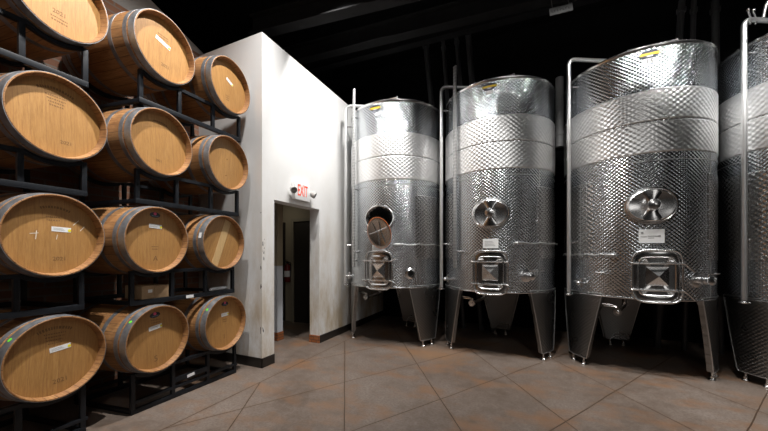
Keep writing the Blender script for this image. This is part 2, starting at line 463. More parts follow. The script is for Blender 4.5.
# small pale sign plate on a beam
sp = thing('beam_sign', 'small pale tilted sign plate hanging under a black ceiling beam', 'sign', pt(561, 9.5, 4.2))
bm = bmesh.new(); box(bm, -.125, .125, -.006, .006, -.045, .04, .003); obj('plate', bm, plain('pale_sign_plate', (.07, .07, .07), .5), sp)
bm = bmesh.new()
xx = -.105
for k in range(7):
    hh = random.uniform(.02, .034); box(bm, xx, xx+.008, -.0075, -.0055, -.016, -.016+hh)
    if k % 2 == 0: box(bm, xx, xx+.022, -.0075, -.0055, -.016, -.010)
    else: box(bm, xx, xx+.022, -.0075, -.0055, -.018+hh, -.012+hh)
    xx += .030
obj('lettering', bm, M['ink'], sp, False)
bm = bmesh.new(); tube(bm, [(-.09, 0, .035), (-.09, 0, .2)], .004, 6); tube(bm, [(.09, 0, .035), (.09, 0, .2)], .004, 6); obj('hanger_wire', bm, M['blackgloss'], sp)
sp.rotation_euler = (0, rad(-6), rad(12))

# ------------------------------------------------------------------ exit sign with emergency lamps
ex = thing('exit_sign', 'white exit sign with red letters and two lamp heads above the doorway', 'exit sign', (XW, 3.468, 2.215))
bm = bmesh.new(); box(bm, .0, .055, -.165, .165, -.125, .115, .008); obj('housing', bm, M['signwhite'], ex)
MX = Matrix.Translation((.0565, .0, .0)) @ Matrix.Rotation(rad(90), 4, 'Z') @ Matrix.Rotation(rad(90), 4, 'X')
t_ = text_bm('EXIT', .21, Matrix.Identity(4), .0015)
bmesh.ops.transform(t_, matrix=MX @ Matrix.Scale(.5, 4, (1, 0, 0)) @ Matrix.Scale(1.05, 4, (0, 1, 0)), verts=t_.verts)
obj('exit_lettering', t_, M['exit'], ex, False)
for s in (-1, 1):
    bm = bmesh.new(); tube(bm, [(.03, s*.16, -.03), (.045, s*.19, -.02)], .014, 10); o = obj('lamp_arm', bm, M['signwhite'], ex)
    bm = bmesh.new(); lathe(bm, [(0, -.03), (.030, -.03), (.042, .0), (.045, .045), (.038, .047), (.034, .03), (0, .028)], 20, 'X')
    R_ = Matrix.Translation((.06, s*.208, -.005)) @ Matrix.Rotation(rad(s*25), 4, 'Z') @ Matrix.Rotation(rad(28), 4, 'Y')
    bmesh.ops.transform(bm, matrix=R_, verts=bm.verts); h_ = obj('lamp_head', bm, M['lampgrey'], ex)
    bm = bmesh.new(); lathe(bm, [(0, .042), (.02, .040), (.037, .034)], 20, 'X'); bmesh.ops.transform(bm, matrix=R_, verts=bm.verts)
    obj('lamp_lens', bm, M['lens'], h_)

# ------------------------------------------------------------------ barrels
RB, RH, LB = .312, .287, .90
YAW = rad(8)                      # the barrels sit a little askew on the racks      # bilge radius, head radius, length
XF = -2.93                        # front chime plane
def rprof(s): return RH+(RB-RH)*(1-((s-LB/2)/(LB/2))**2)
def barrel_meshes():
    out = {}
    bm = bmesh.new()
    pr = [(RH-.022, -.058), (RH-.011, -.004), (RH-.009, 0), (RH-.003, 0), (RH, -.003)]
    n = 22
    for k in range(1, n): pr.append((rprof(LB*k/n), -LB*k/n))
    pr += [(RH, -LB+.004), (RH-.004, -LB), (RH-.015, -LB), (RH-.022, -LB+.05)]
    lathe(bm, pr, 84, 'X'); out['staves'] = bm
    bm = bmesh.new(); lathe(bm, [(0, -.052), (.2, -.052), (RH-.020, -.053), (RH-.020, -.074), (0, -.074)], 84, 'X'); out['head'] = bm
    hoops = []
    for s0, s1 in ((.002, .060), (.078, .116), (.235, .275)):
        for sgn in (0, 1):
            bm = bmesh.new()
            a, b = (s0, s1) if not sgn else (LB-s1, LB-s0)
            ra, rb = rprof(a), rprof(b)
            lathe(bm, [(ra-.003, -a), (ra+.0022, -a), ((ra+rb)/2+.0027, -(a+b)/2), (rb+.0022, -b), (rb-.003, -b)], 84, 'X', closed=True)
            hoops.append(bm)
    out['hoops'] = hoops
    return out
_b = barrel_meshes()
proto = {}
def first(name, bm, m):
    o = obj(name, bm, M[m], auto=30); o.location = (0, 0, RB); return o
proto['staves'] = first('staves', _b['staves'], 'stave')
proto['head'] = first('barrel_head', _b['head'], 'head')
proto['hoops'] = [first('hoop', b, 'hoop') for b in _b['hoops']]

def HX(y, z, x=-.0515, roll=0):   # matrix taking text-plane (x right, y up) on to the head
    return Matrix.Translation((x, y, z)) @ Matrix.Rotation(rad(roll), 4, 'X') @ Matrix.Rotation(rad(90), 4, 'Z') @ Matrix.Rotation(rad(90), 4, 'X')
def onhead(name, bm, m, root, label=None):
    o = obj(name, bm, M[m], root, False); o.location = (0, 0, RB)
    if label: o['label'] = label
    return o
def quad_plate(w, h, M4, d=.001):
    bm = bmesh.new(); box(bm, -w/2, w/2, -h/2, h/2, -d*.2, d); bmesh.ops.transform(bm, matrix=M4, verts=bm.verts); return bm
def disc(rx, ry, M4, d=.001, n=28):
    bm = bmesh.new(); lathe(bm, [(0, -d*.2), (1, -d*.2), (1, d), (0, d)], n)
    bmesh.ops.transform(bm, matrix=M4 @ Matrix.Diagonal((rx, ry, 1, 1)), verts=bm.verts); return bm
def paper_label(root, y, z, roll=-4, dot=True, w=.10, h=.026):
    p = onhead('paper_label', quad_plate(w, h, HX(y, z, roll=roll)), 'paper', root, 'white paper label')
    A = HX(y, z, roll=roll) @ Matrix.Translation((0, 0, .0011))
    bm = bmesh.new()
    for k in range(3): box(bm, -w*.42, w*.18-k*.006, -.007+k*.0065, -.0055+k*.0065, 0, .0003)
    bmesh.ops.transform(bm, matrix=A, verts=bm.verts); obj('printed_line', bm, M['greyink'], p, False)
    if dot:
        bm = disc(.010, .010, A @ Matrix.Translation((w*.42, -.003, 0)), .0006); obj('yellow_dot', bm, M['dot_yellow'], p, False)
def stamp_lines(root, y, z, n=4, w=.12, roll=0, name='burnt_stamp'):
    bm = bmesh.new()
    for k in range(n):
        ww = w*(1-.12*k); x = -ww/2
        while x < ww/2:
            l = random.uniform(.004, .011)
            box(bm, x, min(x+l, ww/2), -.022*k-.004, -.022*k+.004, -.0002, .0005); x += l+.005
    bmesh.ops.transform(bm, matrix=HX(y, z, roll=roll), verts=bm.verts); onhead(name, bm, 'stamp', root)
def arc_stamp(root, z, rr=.20, a0=60, a1=120, hgt=.016):
    bm = bmesh.new(); a = a0
    while a < a1:
        w = random.uniform(2, 4); am = rad(a+w/2)
        q = bmesh.new(); box(q, -rr*rad(w)/2, rr*rad(w)/2, -hgt/2, hgt/2, -.0002, .0005)
        bmesh.ops.transform(q, matrix=Matrix.Translation((rr*math.cos(am), rr*math.sin(am)+z, 0)) @ Matrix.Rotation(am-PI/2, 4, 'Z'), verts=q.verts)
        me = bpy.data.meshes.new('q'); q.to_mesh(me); q.free(); bm.from_mesh(me); bpy.data.meshes.remove(me)
        a += w+1.6
    bmesh.ops.transform(bm, matrix=HX(0, 0), verts=bm.verts); onhead('burnt_stamp', bm, 'stamp', root)
def year(root, txt, y, z, size=.05, roll=0, m='stamp', sx=1.0):
    onhead('burnt_numeral', text_bm(txt, size, HX(y, z, roll=roll) @ Matrix.Scale(sx, 4, (1, 0, 0)), .0005), m, root)
def badge(root, y, z, roll=0):
    A = HX(y, z, roll=roll)
    b = onhead('oval_badge', disc(.047, .024, A), 'navy', root, 'dark oval badge with a pink mark')
    obj('pink_mark', disc(.014, .013, A @ Matrix.Translation((0, .011, .0012)), .0004), M['pink'], b, False)
    bm = bmesh.new(); box(bm, -.030, .030, -.013, -.006, 0, .0004); bmesh.ops.transform(bm, matrix=A @ Matrix.Translation((0, 0, .0012)), verts=bm.verts)
    obj('blue_band', bm, M['bluegrey'], b, False)
def hoop_dot(root, ang):           # green dot on the front hoop
    a = rad(ang); r = rprof(.035)+.0030
    A = Matrix.Translation((-.036, -r*math.cos(a), r*math.sin(a))) @ Matrix.Rotation(PI/2-a, 4, 'X')
    o = obj('green_dot', disc(.013, .013, A, .001), M['dot_green'], root, False); o.location = (0, 0, RB); o['label'] = 'green dot sticker'
def hoop_tag(root, ang):
    a = rad(ang); r = rprof(.035)+.0030
    A = Matrix.Translation((-.036, -r*math.cos(a), r*math.sin(a))) @ Matrix.Rotation(PI/2-a, 4, 'X')
    bm = quad_plate(.03, .055, A); o = obj('hoop_label', bm, M['paper'], root, False); o.location = (0, 0, RB); o['label'] = 'white label on the hoop'

ZR = [3.205, 2.347, 1.478, .608]
YL = [1.09, 1.083, 1.066, 1.075]; YA = [1.772, 1.745, 1.704, 1.712]; YBc = [2.455, 2.43, 2.37, 2.395]
DX = {'L': -.05, 'A': 0, 'B': 0}; ZR2 = {'L': [3.185, 2.318, 1.483, .624], 'A': ZR, 'B': ZR}
LAB = {
 ('L', 0): 'oak barrel at the top left corner of the stack, cut off by the picture edge',
 ('L', 1): 'oak barrel on second tier from top in leftmost column, faint stamps and no paper label',
 ('L', 2): 'oak barrel on third tier from top in leftmost column, pale scratch marks beside white label',
 ('L', 3): 'lowest oak barrel in leftmost column, white label and green dot on hoop',
 ('A', 0): 'topmost oak barrel of the middle column, tilted white label with yellow dot',
 ('A', 1): 'oak barrel on second tier of middle column, plain head with shadow and no label',
 ('A', 2): 'oak barrel in middle column directly above two small cardboard boxes, dark oval badge',
 ('A', 3): 'lowest oak barrel of middle column, below the cardboard boxes, green dot on hoop',
 ('B', 0): 'topmost oak barrel of right column beside the pale wall, slanted white label',
 ('B', 1): 'oak barrel on second tier of right column by pale wall, knots but no label',
 ('B', 2): 'oak barrel on third tier of right column with one pale slanted board across its head',
 ('B', 3): 'lowest oak barrel of right column by the pale wall, oval badge and green hoop dot'}
ROLL = {('L', 0): 0, ('L', 1): 2, ('L', 2): 0, ('L', 3): -3, ('A', 0): -4, ('A', 1): 3, ('A', 2): 0, ('A', 3): 2, ('B', 0): 8, ('B', 1): -2, ('B', 2): -20, ('B', 3): 4}
barrels = {}
used = False
for col, ys in (('L', YL), ('A', YA), ('B', YBc)):
    for k in range(4):
        root = thing('oak_barrel', LAB[col, k], 'barrel', (XF+DX[col], ys[k], ZR2[col][k]-RB), YAW, 'oak barrels stacked on racks')
        barrels[col, k] = root
        for src in [proto['staves'], proto['head']]+proto['hoops']:
            if not used: o = src; o.parent = root
            else: o = reuse(src, root)
            if o.name.startswith('barrel_head'): o.rotation_euler = (rad(ROLL[col, k]), 0, 0)
        used = True
b = barrels
stamp_lines(b['L', 0], .01, -.15, 2, .10); year(b['L', 0], '2021', .01, -.11, .040)
arc_stamp(b['L', 1], 0, .205, 62, 118); stamp_lines(b['L', 1], .0, .15, 4, .12); year(b['L', 1], '2021', .055, -.16, .036)
arc_stamp(b['L', 2], 0, .20, 62, 112); stamp_lines(b['L', 2], .0, .13, 2, .08); paper_label(b['L', 2], .045, .045, -2, w=.11, h=.034); year(b['L', 2], '2021', .035, -.165, .040)
for (x, y, a, l) in ((-.09, .0, 85, .06), (-.10, .01, 8, .045), (.13, .10, 48, .05), (.17, .06, 50, .045), (.02, -.01, 80, .035)):
    bm = bmesh.new(); box(bm, -l/2, l/2, -.002, .002, -.0002, .0005)
    bmesh.ops.transform(bm, matrix=HX(x, y, roll=a), verts=bm.verts)
    onhead('chalk_mark', bm, 'chalk', b['L', 2], 'pale chalk scratch')
arc_stamp(b['L', 3], 0, .205, 62, 118, .02); stamp_lines(b['L', 3], .0, .165, 4, .12); paper_label(b['L', 3], .03, .055, 6, w=.12, h=.034); year(b['L', 3], '2021', .03, -.175, .044, 4); hoop_dot(b['L', 3], 38)
stamp_lines(b['A', 0], .0, .12, 3, .10); paper_label(b['A', 0], .0, .06, -14, w=.14, h=.034); year(b['A', 0], '2021', .02, -.14, .04)
arc_stamp(b['A', 1], 0, .19, 70, 110, .012); year(b['A', 1], '2021', -.01, -.16, .03)
badge(b['A', 2], 0.0, .22); paper_label(b['A', 2], .005, .12, -2, w=.115, h=.036); stamp_lines(b['A', 2], 0, -.06, 2, .06); year(b['A', 2], 'A', .005, -.165, .06)
badge(b['A', 3], -.01, .205, 6); paper_label(b['A', 3], -.005, .095, 8, w=.12, h=.036); stamp_lines(b['A', 3], 0, .16, 2, .09); year(b['A', 3], '5', .0, -.185, .075, 6); hoop_dot(b['A', 3], 40)
paper_label(b['B', 0], .02, .06, -22, True, w=.10, h=.03); stamp_lines(b['B', 0], -.01, -.11, 3, .05)
year(b['B', 1], 'o', .01, .05, .03); year(b['B', 1], 'o', .0, -.13, .03)
bm = bmesh.new(); box(bm, -.043, .043, -.26, .26, -.0005, .0015); bmesh.ops.transform(bm, matrix=HX(.0, 0, roll=-22), verts=bm.verts)
onhead('pale_board', bm, 'paleboard', b['B', 2], 'pale slanted oak board'); stamp_lines(b['B', 2], .09, .20, 2, .06); year(b['B', 2], 'o', .05, .12, .035); hoop_tag(b['B', 2], 12)
badge(b['B', 3], .02, .20); paper_label(b['B', 3], .02, .085, 2, w=.10, h=.036); stamp_lines(b['B', 3], .02, .03, 2, .06); year(b['B', 3], '1', .01, -.155, .07); hoop_dot(b['B', 3], 38)

# ------------------------------------------------------------------ barrel racks
RF = rprof(.120)+.0045; RR = rprof(.18)+.004; SK = -.74*math.tan(YAW)
def make_rack(k, cyA, cyB, label, side='A'):
    ZQ = ZR2[side]; zc = ZQ[k]; zlow = 0.0 if k == 3 else ZQ[k+1]+RR+.0005
    y0 = cyA-.16
    root = thing('barrel_rack', label, 'barrel rack', (DX[side], 0, zlow), 0, 'black steel barrel racks')
    fx = (-3.008, -3.68); w = .017
    ends = (cyA-.148, cyA+.148, cyB-.148, cyB+.148)
    H = zc-zlow
    for x in fx:
        dyr = SK if x < -3.3 else -.012
        bm = bmesh.new(); box(bm, x-w, x+w, ends[0]-.034+dyr, ends[3]+.034+dyr, 0.0, .042, .004); o = obj('base_rail', bm, M['rack'], root)
        if k == 3:
            bm = bmesh.new(); box(bm, x-w, x+w, ends[0]-.034, ends[3]+.034, .085, .11, .003); obj('middle_rail', bm, M['rack'], root)
        # cradle rail, dipped under each barrel (flat bar on edge following the barrel)
        pts = []
        rr = RF if x > -3.3 else RR
        for cy in (cyA, cyB):
            for j in range(-8, 9):
                dy = .148*j/8; pts.append((cy+dy+dyr, H-math.sqrt(rr**2-dy*dy)))
        bm = bmesh.new(); T = .030
        rows = [[bm.verts.new((x+sx*w, y, z+dz)) for sx, dz in ((-1, 0), (1, 0), (1, -T), (-1, -T))] for y, z in pts]
        for i in range(len(rows)-1):
            for q in range(4): bm.faces.new((rows[i][q], rows[i][(q+1) % 4], rows[i+1][(q+1) % 4], rows[i+1][q]))
        bm.faces.new(rows[0][::-1]); bm.faces.new(rows[-1]); obj('cradle_rail', bm, M['rack'], root)
        for i, y in enumerate(ends):
            zt = H-math.sqrt(rr**2-.148**2)-(.004 if i in (0, 3) else .018); y = y+dyr+(-.017 if i in (0, 2) else .017)
            bm = bmesh.new(); box(bm, x-w*.95, x+w*.95, y-.016, y+.016, .0, zt, .003); obj('post', bm, M['rack'], root)
    for y in (ends[0], ends[3]):
        bm = bmesh.new(); y += (-.017 if y == ends[0] else .017); box(bm, fx[1]+w, fx[0]-w, y-.015, y+.015, .004, .038, .003); [setattr(q.co, 'y', q.co.y+(SK if q.co.x < -3.3 else -.012)) for q in bm.verts]; obj('side_rail', bm, M['rack'], root)
    return root
RT = ['top', 'second', 'third', 'bottom']
racks = {}
for k in range(4):
    racks['R', k] = make_rack(k, YA[k], YBc[k], ['black steel rack under the two topmost barrels of the middle and right columns',
        'black steel rack under the second tier barrels of the middle and right columns',
        'black steel rack holding the two small cardboard boxes, under the third tier barrels',
        'black steel rack standing on the floor under the middle and right columns of barrels'][k])
    racks['L', k] = make_rack(k, YL[k]-.66, YL[k], ['black steel rack under the cut off barrel at top left, catching bluish light',
        'black steel rack at the left edge under the second tier barrel from the top',
        'black steel rack at the left edge under the third tier barrel from the top',
        'black steel rack on the floor at the left edge under the lowest left barrel'][k], 'L')
def rack_tag(k, y, zz, roll):
    bm = quad_plate(.075, .028, HX(y, zz, -2.9905, roll)); o = obj('paper_tag', bm, M['paper'], racks['R', k], False); o['label'] = 'white paper tag'
rack_tag(2, 2.02, .022, 0); rack_tag(3, 2.03, .165, 6)
# something to hang the bottom tag on: a short strip between the posts
bm = bmesh.new(); box(bm, -3.005, -2.992, YA[3]+.165, YBc[3]-.165, .14, .19, .003); obj('tag_strip', bm, M['rack'], racks['R', 3])
# two small boxes sitting on the rail of the third rack
def carton(y, w, h, rz, label, sticker):
    zt = ZR[3]+RR+.0425
    t = thing('cardboard_box', label, 'box', (-3.03, y, zt+.002), rz, 'cardboard boxes on the rack')
    bm = bmesh.new(); box(bm, -.20, .03, -w/2, w/2, 0, h, .003); obj('carton', bm, M['card'], t)
    bm = bmesh.new(); box(bm, -.20, .031, -.003, .003, h-.0005, h+.0006); obj('tape', bm, M['paleboard'], t, False)
    if sticker:
        bm = quad_plate(.035, .028, HX(.015, h*.58, .0303)); o = obj('shipping_label', bm, M['paper'], t, False); o['label'] = 'small white label'
carton(1.652, .108, .115, rad(3), 'small brown cardboard box with a white sticker on the rack, left of the plain one', True)
carton(1.768, .112, .110, rad(-5), 'plain brown cardboard box on the rack, right of the box with the sticker', False)
bm = bmesh.new()
zt = ZR[3]+RR+.0425
pts = [(-3.0, 2.24, zt+.022), (-3.02, 2.30, zt+.024), (-3.01, 2.38, zt+.022), (-3.03, 2.46, zt+.023)]
tube(bm, fillet(pts, .03), [.014, .02]+[.019]*(len(fillet(pts, .03))-4)+[.018, .012], 10)
tag(obj('plastic_sleeve', bm, M['plasticwrap']), 'crumpled grey plastic sleeve lying on the rack above the lowest right barrel', 'plastic sleeve')

# ------------------------------------------------------------------ steel tanks
R = .745; ZB = .87; ZT = 3.56
def P(phi, r, z): a = rad(phi); return Vector((r*math.sin(a), -r*math.cos(a), z))
def arc_band(bm, p0, p1, z0, z1, r0, r1, n=None, both=True):
    n = n or max(3, int(abs(p1-p0)/2)); rows = []
    full = abs(abs(p1-p0)-360) < 1e-6
    for i in range(n if full else n+1):
        p = p0+(p1-p0)*i/n
        rows.append([bm.verts.new(P(p, r, z)) for r, z in ((r0, z0), (r1, z0+.012), (r1, z1-.012), (r0, z1))])
    m = len(rows) if full else len(rows)-1
    for i in range(m):
        A, B = rows[i], rows[(i+1) % len(rows)]
        for q in range(3): bm.faces.new((A[q], B[q], B[q+1], A[q+1]))
    if not full:
        bm.faces.new(rows[0]); bm.faces.new(rows[-1][::-1])
    return bm
def patch(bm, phi, zc, shape, prof, n=48):
    """surface of revolution-like pad on the tank wall. shape(t)->(u,v) outline in metres; prof: list of (scale, r)"""
    rings = []
    for sc_, r in prof:
        if sc_ == 0: rings.append([bm.verts.new(P(phi, r, zc))]); continue
        rings.append([bm.verts.new(P(phi+math.degrees(shape(2*PI*k/n)[0]*sc_/R), r, zc+shape(2*PI*k/n)[1]*sc_)) for k in range(n)])
    for A, B in zip(rings, rings[1:]):
        for k in range(n):
            k2 = (k+1) % n
            if len(A) == 1: bm.faces.new((A[0], B[k2], B[k]))
            elif len(B) == 1: bm.faces.new((A[k], A[k2], B[0]))
            else: bm.faces.new((A[k], A[k2], B[k2], B[k]))
    return bm
def ell(a, b): return lambda t: (a*math.cos(t), b*math.sin(t))
def sup(a, b, e=.38): return lambda t: (a*math.copysign(abs(math.cos(t))**e, math.cos(t)), b*math.copysign(abs(math.sin(t))**e, math.sin(t)))
def rim_tube(bm, phi, zc, shape, r, tr, n=56, seg=10):
    return tube(bm, [P(phi+math.degrees(shape(2*PI*k/n)[0]/R), r, zc+shape(2*PI*k/n)[1]) for k in range(n)], tr, seg, closed=True)
def rect_pad(bm, phi, zc, w, h, r0, r1, n=8, roll=0):
    rows = []
    for i in range(n+1):
        u = -w/2+w*i/n
        row = []
        for v in (-h/2, h/2):
            uu = u*math.cos(rad(roll))-v*math.sin(rad(roll)); vv = u*math.sin(rad(roll))+v*math.cos(rad(roll))
            row.append((phi+math.degrees(uu/R), zc+vv))
        rows.append(row)
    vo = [[bm.verts.new(P(p, r1, z)) for p, z in r] for r in rows]; vi = [[bm.verts.new(P(p, r0, z)) for p, z in r] for r in rows]
    for i in range(n):
        bm.faces.new((vo[i][0], vo[i+1][0], vo[i+1][1], vo[i][1]))
        bm.faces.new((vi[i][0], vi[i][1], vi[i+1][1], vi[i+1][0]))
        for j in (0, 1): bm.faces.new((vo[i][j], vi[i][j], vi[i+1][j], vo[i+1][j]))
    for i in (0, n): bm.faces.new((vo[i][0], vo[i][1], vi[i][1], vi[i][0]))
    return bm
def frame_at(phi, r, z):
    """matrix: local x = tangent (to the right seen from outside), y = up, z = outward"""
    a = rad(phi); o = Vector((math.sin(a), -math.cos(a), 0)); t = Vector((math.cos(a), math.sin(a), 0)); u = Vector((0, 0, 1))
    m = Matrix((t, u, o)).transposed().to_4x4(); m.translation = P(phi, r, z); return m
def tf(bm, m): bmesh.ops.transform(bm, matrix=m, verts=bm.verts); return bm

cache = {}
def tp(key, name, builder, mat, root, label=None, auto=None):
    """a tank part; meshes that are the same on several tanks are shared"""
    if key in cache:
        o = bpy.data.objects.new(name, cache[key]); C.objects.link(o); o.parent = root
    else:
        bm = bmesh.new(); builder(bm); o = obj(name, bm, M[mat], root, auto=auto); cache[key] = o.data
    if label: o['label'] = label
    return o

def shell(hole):
    def f(bm):
        nseg = 168; dz = .030
        zs = [ZB+i*dz for i in range(int((ZT-ZB)/dz)+1)]+[ZT]
        grid = [[bm.verts.new(P(360*k/nseg-180, R, z)) for k in range(nseg)] for z in zs]
        for i in range(len(zs)-1):
            for k in range(nseg):
                pm = 360*(k+.5)/nseg-180; zm = (zs[i]+zs[i+1])/2
                if hole and (rad(pm-2)*R/.195)**2+((zm-1.865)/.165)**2 < 1: continue
                k2 = (k+1) % nseg
                bm.faces.new((grid[i][k], grid[i][k2], grid[i+1][k2], grid[i+1][k]))
        # dished bottom
        prev = grid[0]
        for r, z in ((R*.97, ZB-.012), (R*.75, ZB-.03), (R*.4, ZB-.045)):
            ring = [bm.verts.new(P(360*k/nseg-180, r, z)) for k in range(nseg)]
            for k in range(nseg): bm.faces.new((prev[k], prev[(k+1) % nseg], ring[(k+1) % nseg], ring[k]))
            prev = ring
        bm.faces.new(prev)
    return f
def bolt(bm, phi, r, z, rr, l): rod(bm, P(phi, r, z), P(phi, r+l, z), rr)

def make_leg(pc):
    def f(bm):
        n = 16; m = 10; ro, ri = R+.007, R-.045
        grid = {}
        for j in range(m+1):
            t = j/m; z = ZB+.022-(ZB+.022-.094)*t
            hw = 25.5+(11.5-25.5)*t
            for i in range(n+1):
                p = pc-hw+2*hw*i/n
                grid[j, i, 0] = bm.verts.new(P(p, ro, z)); grid[j, i, 1] = bm.verts.new(P(p, ri, min(z, ZB-.03)))
        for j in range(m):
            for i in range(n):
                bm.faces.new((grid[j, i, 0], grid[j+1, i, 0], grid[j+1, i+1, 0], grid[j, i+1, 0]))
                bm.faces.new((grid[j, i, 1], grid[j, i+1, 1], grid[j+1, i+1, 1], grid[j+1, i, 1]))
            for i in (0, n): bm.faces.new((grid[j, i, 0], grid[j, i, 1], grid[j+1, i, 1], grid[j+1, i, 0]))
        for j in (0, m):
            for i in range(n): bm.faces.new((grid[j, i, 0], grid[j, i+1, 0], grid[j, i+1, 1], grid[j, i, 1]))
    return f
def edge_trim(pc):
    def f(bm):
        for s in (-1, 1):
            pts = [P(pc+s*(25.5+(11.5-25.5)*t), R+.006, ZB+.022-(ZB+.022-.094)*t) for t in [k/8 for k in range(9)]]
            tube(bm, pts, .006, 6)
        tube(bm, [P(pc-25.5+51*k/14, R+.006, ZB+.022) for k in range(15)], .005, 6)
        tube(bm, [P(pc-11.5+23*k/8, R+.006, .094) for k in range(9)], .006, 6)
    return f
def make_foot(p):
    def f(bm):
        c = P(p, R-.02, 0)
        prof = [(0, 0), (.026, 0), (.029, .006), (.026, .014), (.016, .022), (.019, .034), (.016, .044), (.009, .048), (.009, .080), (.015, .080), (.015, .098), (0, .098)]
        q = bmesh.new(); lathe(q, prof, 18); tf(q, Matrix.Translation(c))
        me = bpy.data.meshes.new('q'); q.to_mesh(me); q.free(); bm.from_mesh(me); bpy.data.meshes.remove(me)
    return f
def ball(bm, c, r, sx=1, sy=1, sz=1):
    bmesh.ops.create_uvsphere(bm, u_segments=16, v_segments=10, radius=r, matrix=Matrix.Translation(c) @ Matrix.Diagonal((sx, sy, sz, 1)))

def make_tank(i, cx, cy, label, op):
    root = thing('steel_tank', label, 'steel tank', (cx, cy, 0), 0, 'stainless steel tanks in a row')
    tp(('shell', op.get('open', False)), 'tank_wall', shell(op.get('open', False)), 'dense', root)
    # bottom and top rims
    tp('brim', 'bottom_rim', lambda bm: tube(bm, [P(k*5, R+.002, ZB) for k in range(72)], .010, 8, closed=True), 'steel', root)
    tp('trim', 'top_rim', lambda bm: lathe(bm, [(R-.012, ZT-.018), (R+.006, ZT-.018), (R+.014, ZT-.006), (R+.014, ZT+.006), (R+.004, ZT+.016), (R-.012, ZT+.02)], 120, closed=True), 'polish', root)
    tp('roof', 'conical_roof', lambda bm: lathe(bm, [(R-.01, ZT+.012), (.45, ZT+.075), (.16, ZT+.14), (.10, ZT+.15), (.10, ZT+.20), (0, ZT+.205)], 96), 'steel', root)
    # cooling jackets
    for nm, z0, z1 in (('a', 2.765, 3.10), ('b', 2.425, 2.760)):
        tp(('jk', nm), 'cooling_jacket', lambda bm: arc_band(bm, -180, 180, z0, z1, R-.001, R+.007, 120), 'pillow', root, auto=15)
    tp('jks', 'side_jacket', lambda bm: arc_band(bm, 43, 317, 1.28, 2.21, R-.001, R+.006, 100), 'pillow2', root, auto=15)
    # weld seam
    tp('seam', 'weld_seam', lambda bm: (rod(bm, P(46, R, ZB), P(46, R, 2.42), .004, 6), tube(bm, [P(k*5, R+.001, 2.345) for k in range(72)], .004, 6, closed=True)), 'matte_steel', root)
    # legs
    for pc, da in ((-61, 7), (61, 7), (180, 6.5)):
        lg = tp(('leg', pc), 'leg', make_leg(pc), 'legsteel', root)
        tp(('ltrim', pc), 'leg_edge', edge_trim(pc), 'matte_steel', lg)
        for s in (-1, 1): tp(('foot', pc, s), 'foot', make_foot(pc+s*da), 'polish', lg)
    # upper oval manway
    mp, mz = -2 if not op.get('open') else 2, 1.867
    mw = .203; mh = .172
    fr = tp(('mring', mp), 'manway_ring', lambda bm: (patch(bm, mp, mz, ell(mw+.030, mh+.028), [(1.0, R-.002), (1.0, R+.016), (.97, R+.030), (.90, R+.034), (.86, R+.026), (.855, R-.03)], 64)), 'polish', root)
    if not op.get('open'):
        def lid(bm):
            patch(bm, mp, mz, ell(mw, mh), [(1.0, R+.012), (.99, R+.034), (.93, R+.040), (.84, R+.034), (.55, R+.012), (.2, R+.008), (0, R+.008)], 64)
        ld = tp(('lid', mp), 'manway_lid', lid, 'polish', root)
        def yoke(bm):
            n = 20; L = []
            for k in range(n+1):
                v = -1+2*k/n; hw = .030+.075*abs(v)**1.8; zz = mz+v*mh*.93
                ro = R+.052-.010*v*v
                L.append([bm.verts.new(P(mp+math.degrees(u/R), r, zz)) for u, r in ((-hw, ro-.014), (-hw*.55, ro), (hw*.55, ro), (hw, ro-.014), (hw*.5, ro-.03), (-hw*.5, ro-.03))])
            for a_, b_ in zip(L, L[1:]):
                for q in range(6): bm.faces.new((a_[q], a_[(q+1) % 6], b_[(q+1) % 6], b_[q]))
            bm.faces.new(L[0][::-1]); bm.faces.new(L[-1])
        tp(('yoke', mp), 'yoke', yoke, 'steel', ld)
        def knob(bm):
            q = bmesh.new(); lathe(q, [(0, .02), (.038, .02), (.042, .04), (.036, .055), (.052, .062), (.058, .075), (.050, .092), (.022, .102), (0, .104)], 24)
            tf(q, frame_at(mp, R+.02, mz)); me = bpy.data.meshes.new('q'); q.to_mesh(me); q.free(); bm.from_mesh(me); bpy.data.meshes.remove(me)
        tp(('knob', mp), 'hand_knob', knob, 'polish', ld)
    else:
        # lid swung out and hanging below the open hole
        A = frame_at(5.5, R+.115, 1.652) @ Matrix.Rotation(rad(12), 4, 'X') @ Matrix.Rotation(rad(14), 4, 'Z')
        def olid(bm):
            q = bmesh.new(); lathe(q, [(0, -.01), (.6, -.012), (.92, -.004), (1.0, .004), (1.0, .018), (.93, .022), (.80, .016), (.4, .006), (0, .004)], 48)
            tf(q, A @ Matrix.Diagonal((.170, .222, 1, 1))); me = bpy.data.meshes.new('q'); q.to_mesh(me); q.free(); bm.from_mesh(me); bpy.data.meshes.remove(me)
        ld = tp('olid', 'manway_lid', olid, 'polish', root, 'oval lid hanging open below its hole')
        tp('gasket', 'gasket', lambda bm: tube(bm, [A @ Vector((.170*math.cos(t), .222*math.sin(t), .014)) for t in [2*PI*k/56 for k in range(56)]], .0052, 8, closed=True), 'orange', ld, 'orange rubber gasket')
        def lidbar(bm):
            for sx in (-.05, .05): tube(bm, [A @ Vector((sx, -.17, .016)), A @ Vector((sx*.6, 0, .022)), A @ Vector((sx, .17, .016))], .006, 8)
            tube(bm, [A @ Vector((-.14, .02, .018)), A @ Vector((0, .03, .024)), A @ Vector((.14, .05, .018))], .006, 8)
        tp('lidbar', 'inner_brace', lidbar, 'steel', ld)
        tp('hinge', 'hinge_arm', lambda bm: tube(bm, fillet([P(-14, R+.01, 1.70), P(-14, R+.09, 1.70), A @ Vector((-.10, .0, -.004))], .03), .010, 8), 'steel', ld)
    # lower rectangular manway
    dp, dzc = (1 if i else 1.5), 1.118
    dw, dh = .205, .274
    if i == 1: dp = -2.2
    if i == 2: dp = 1.5
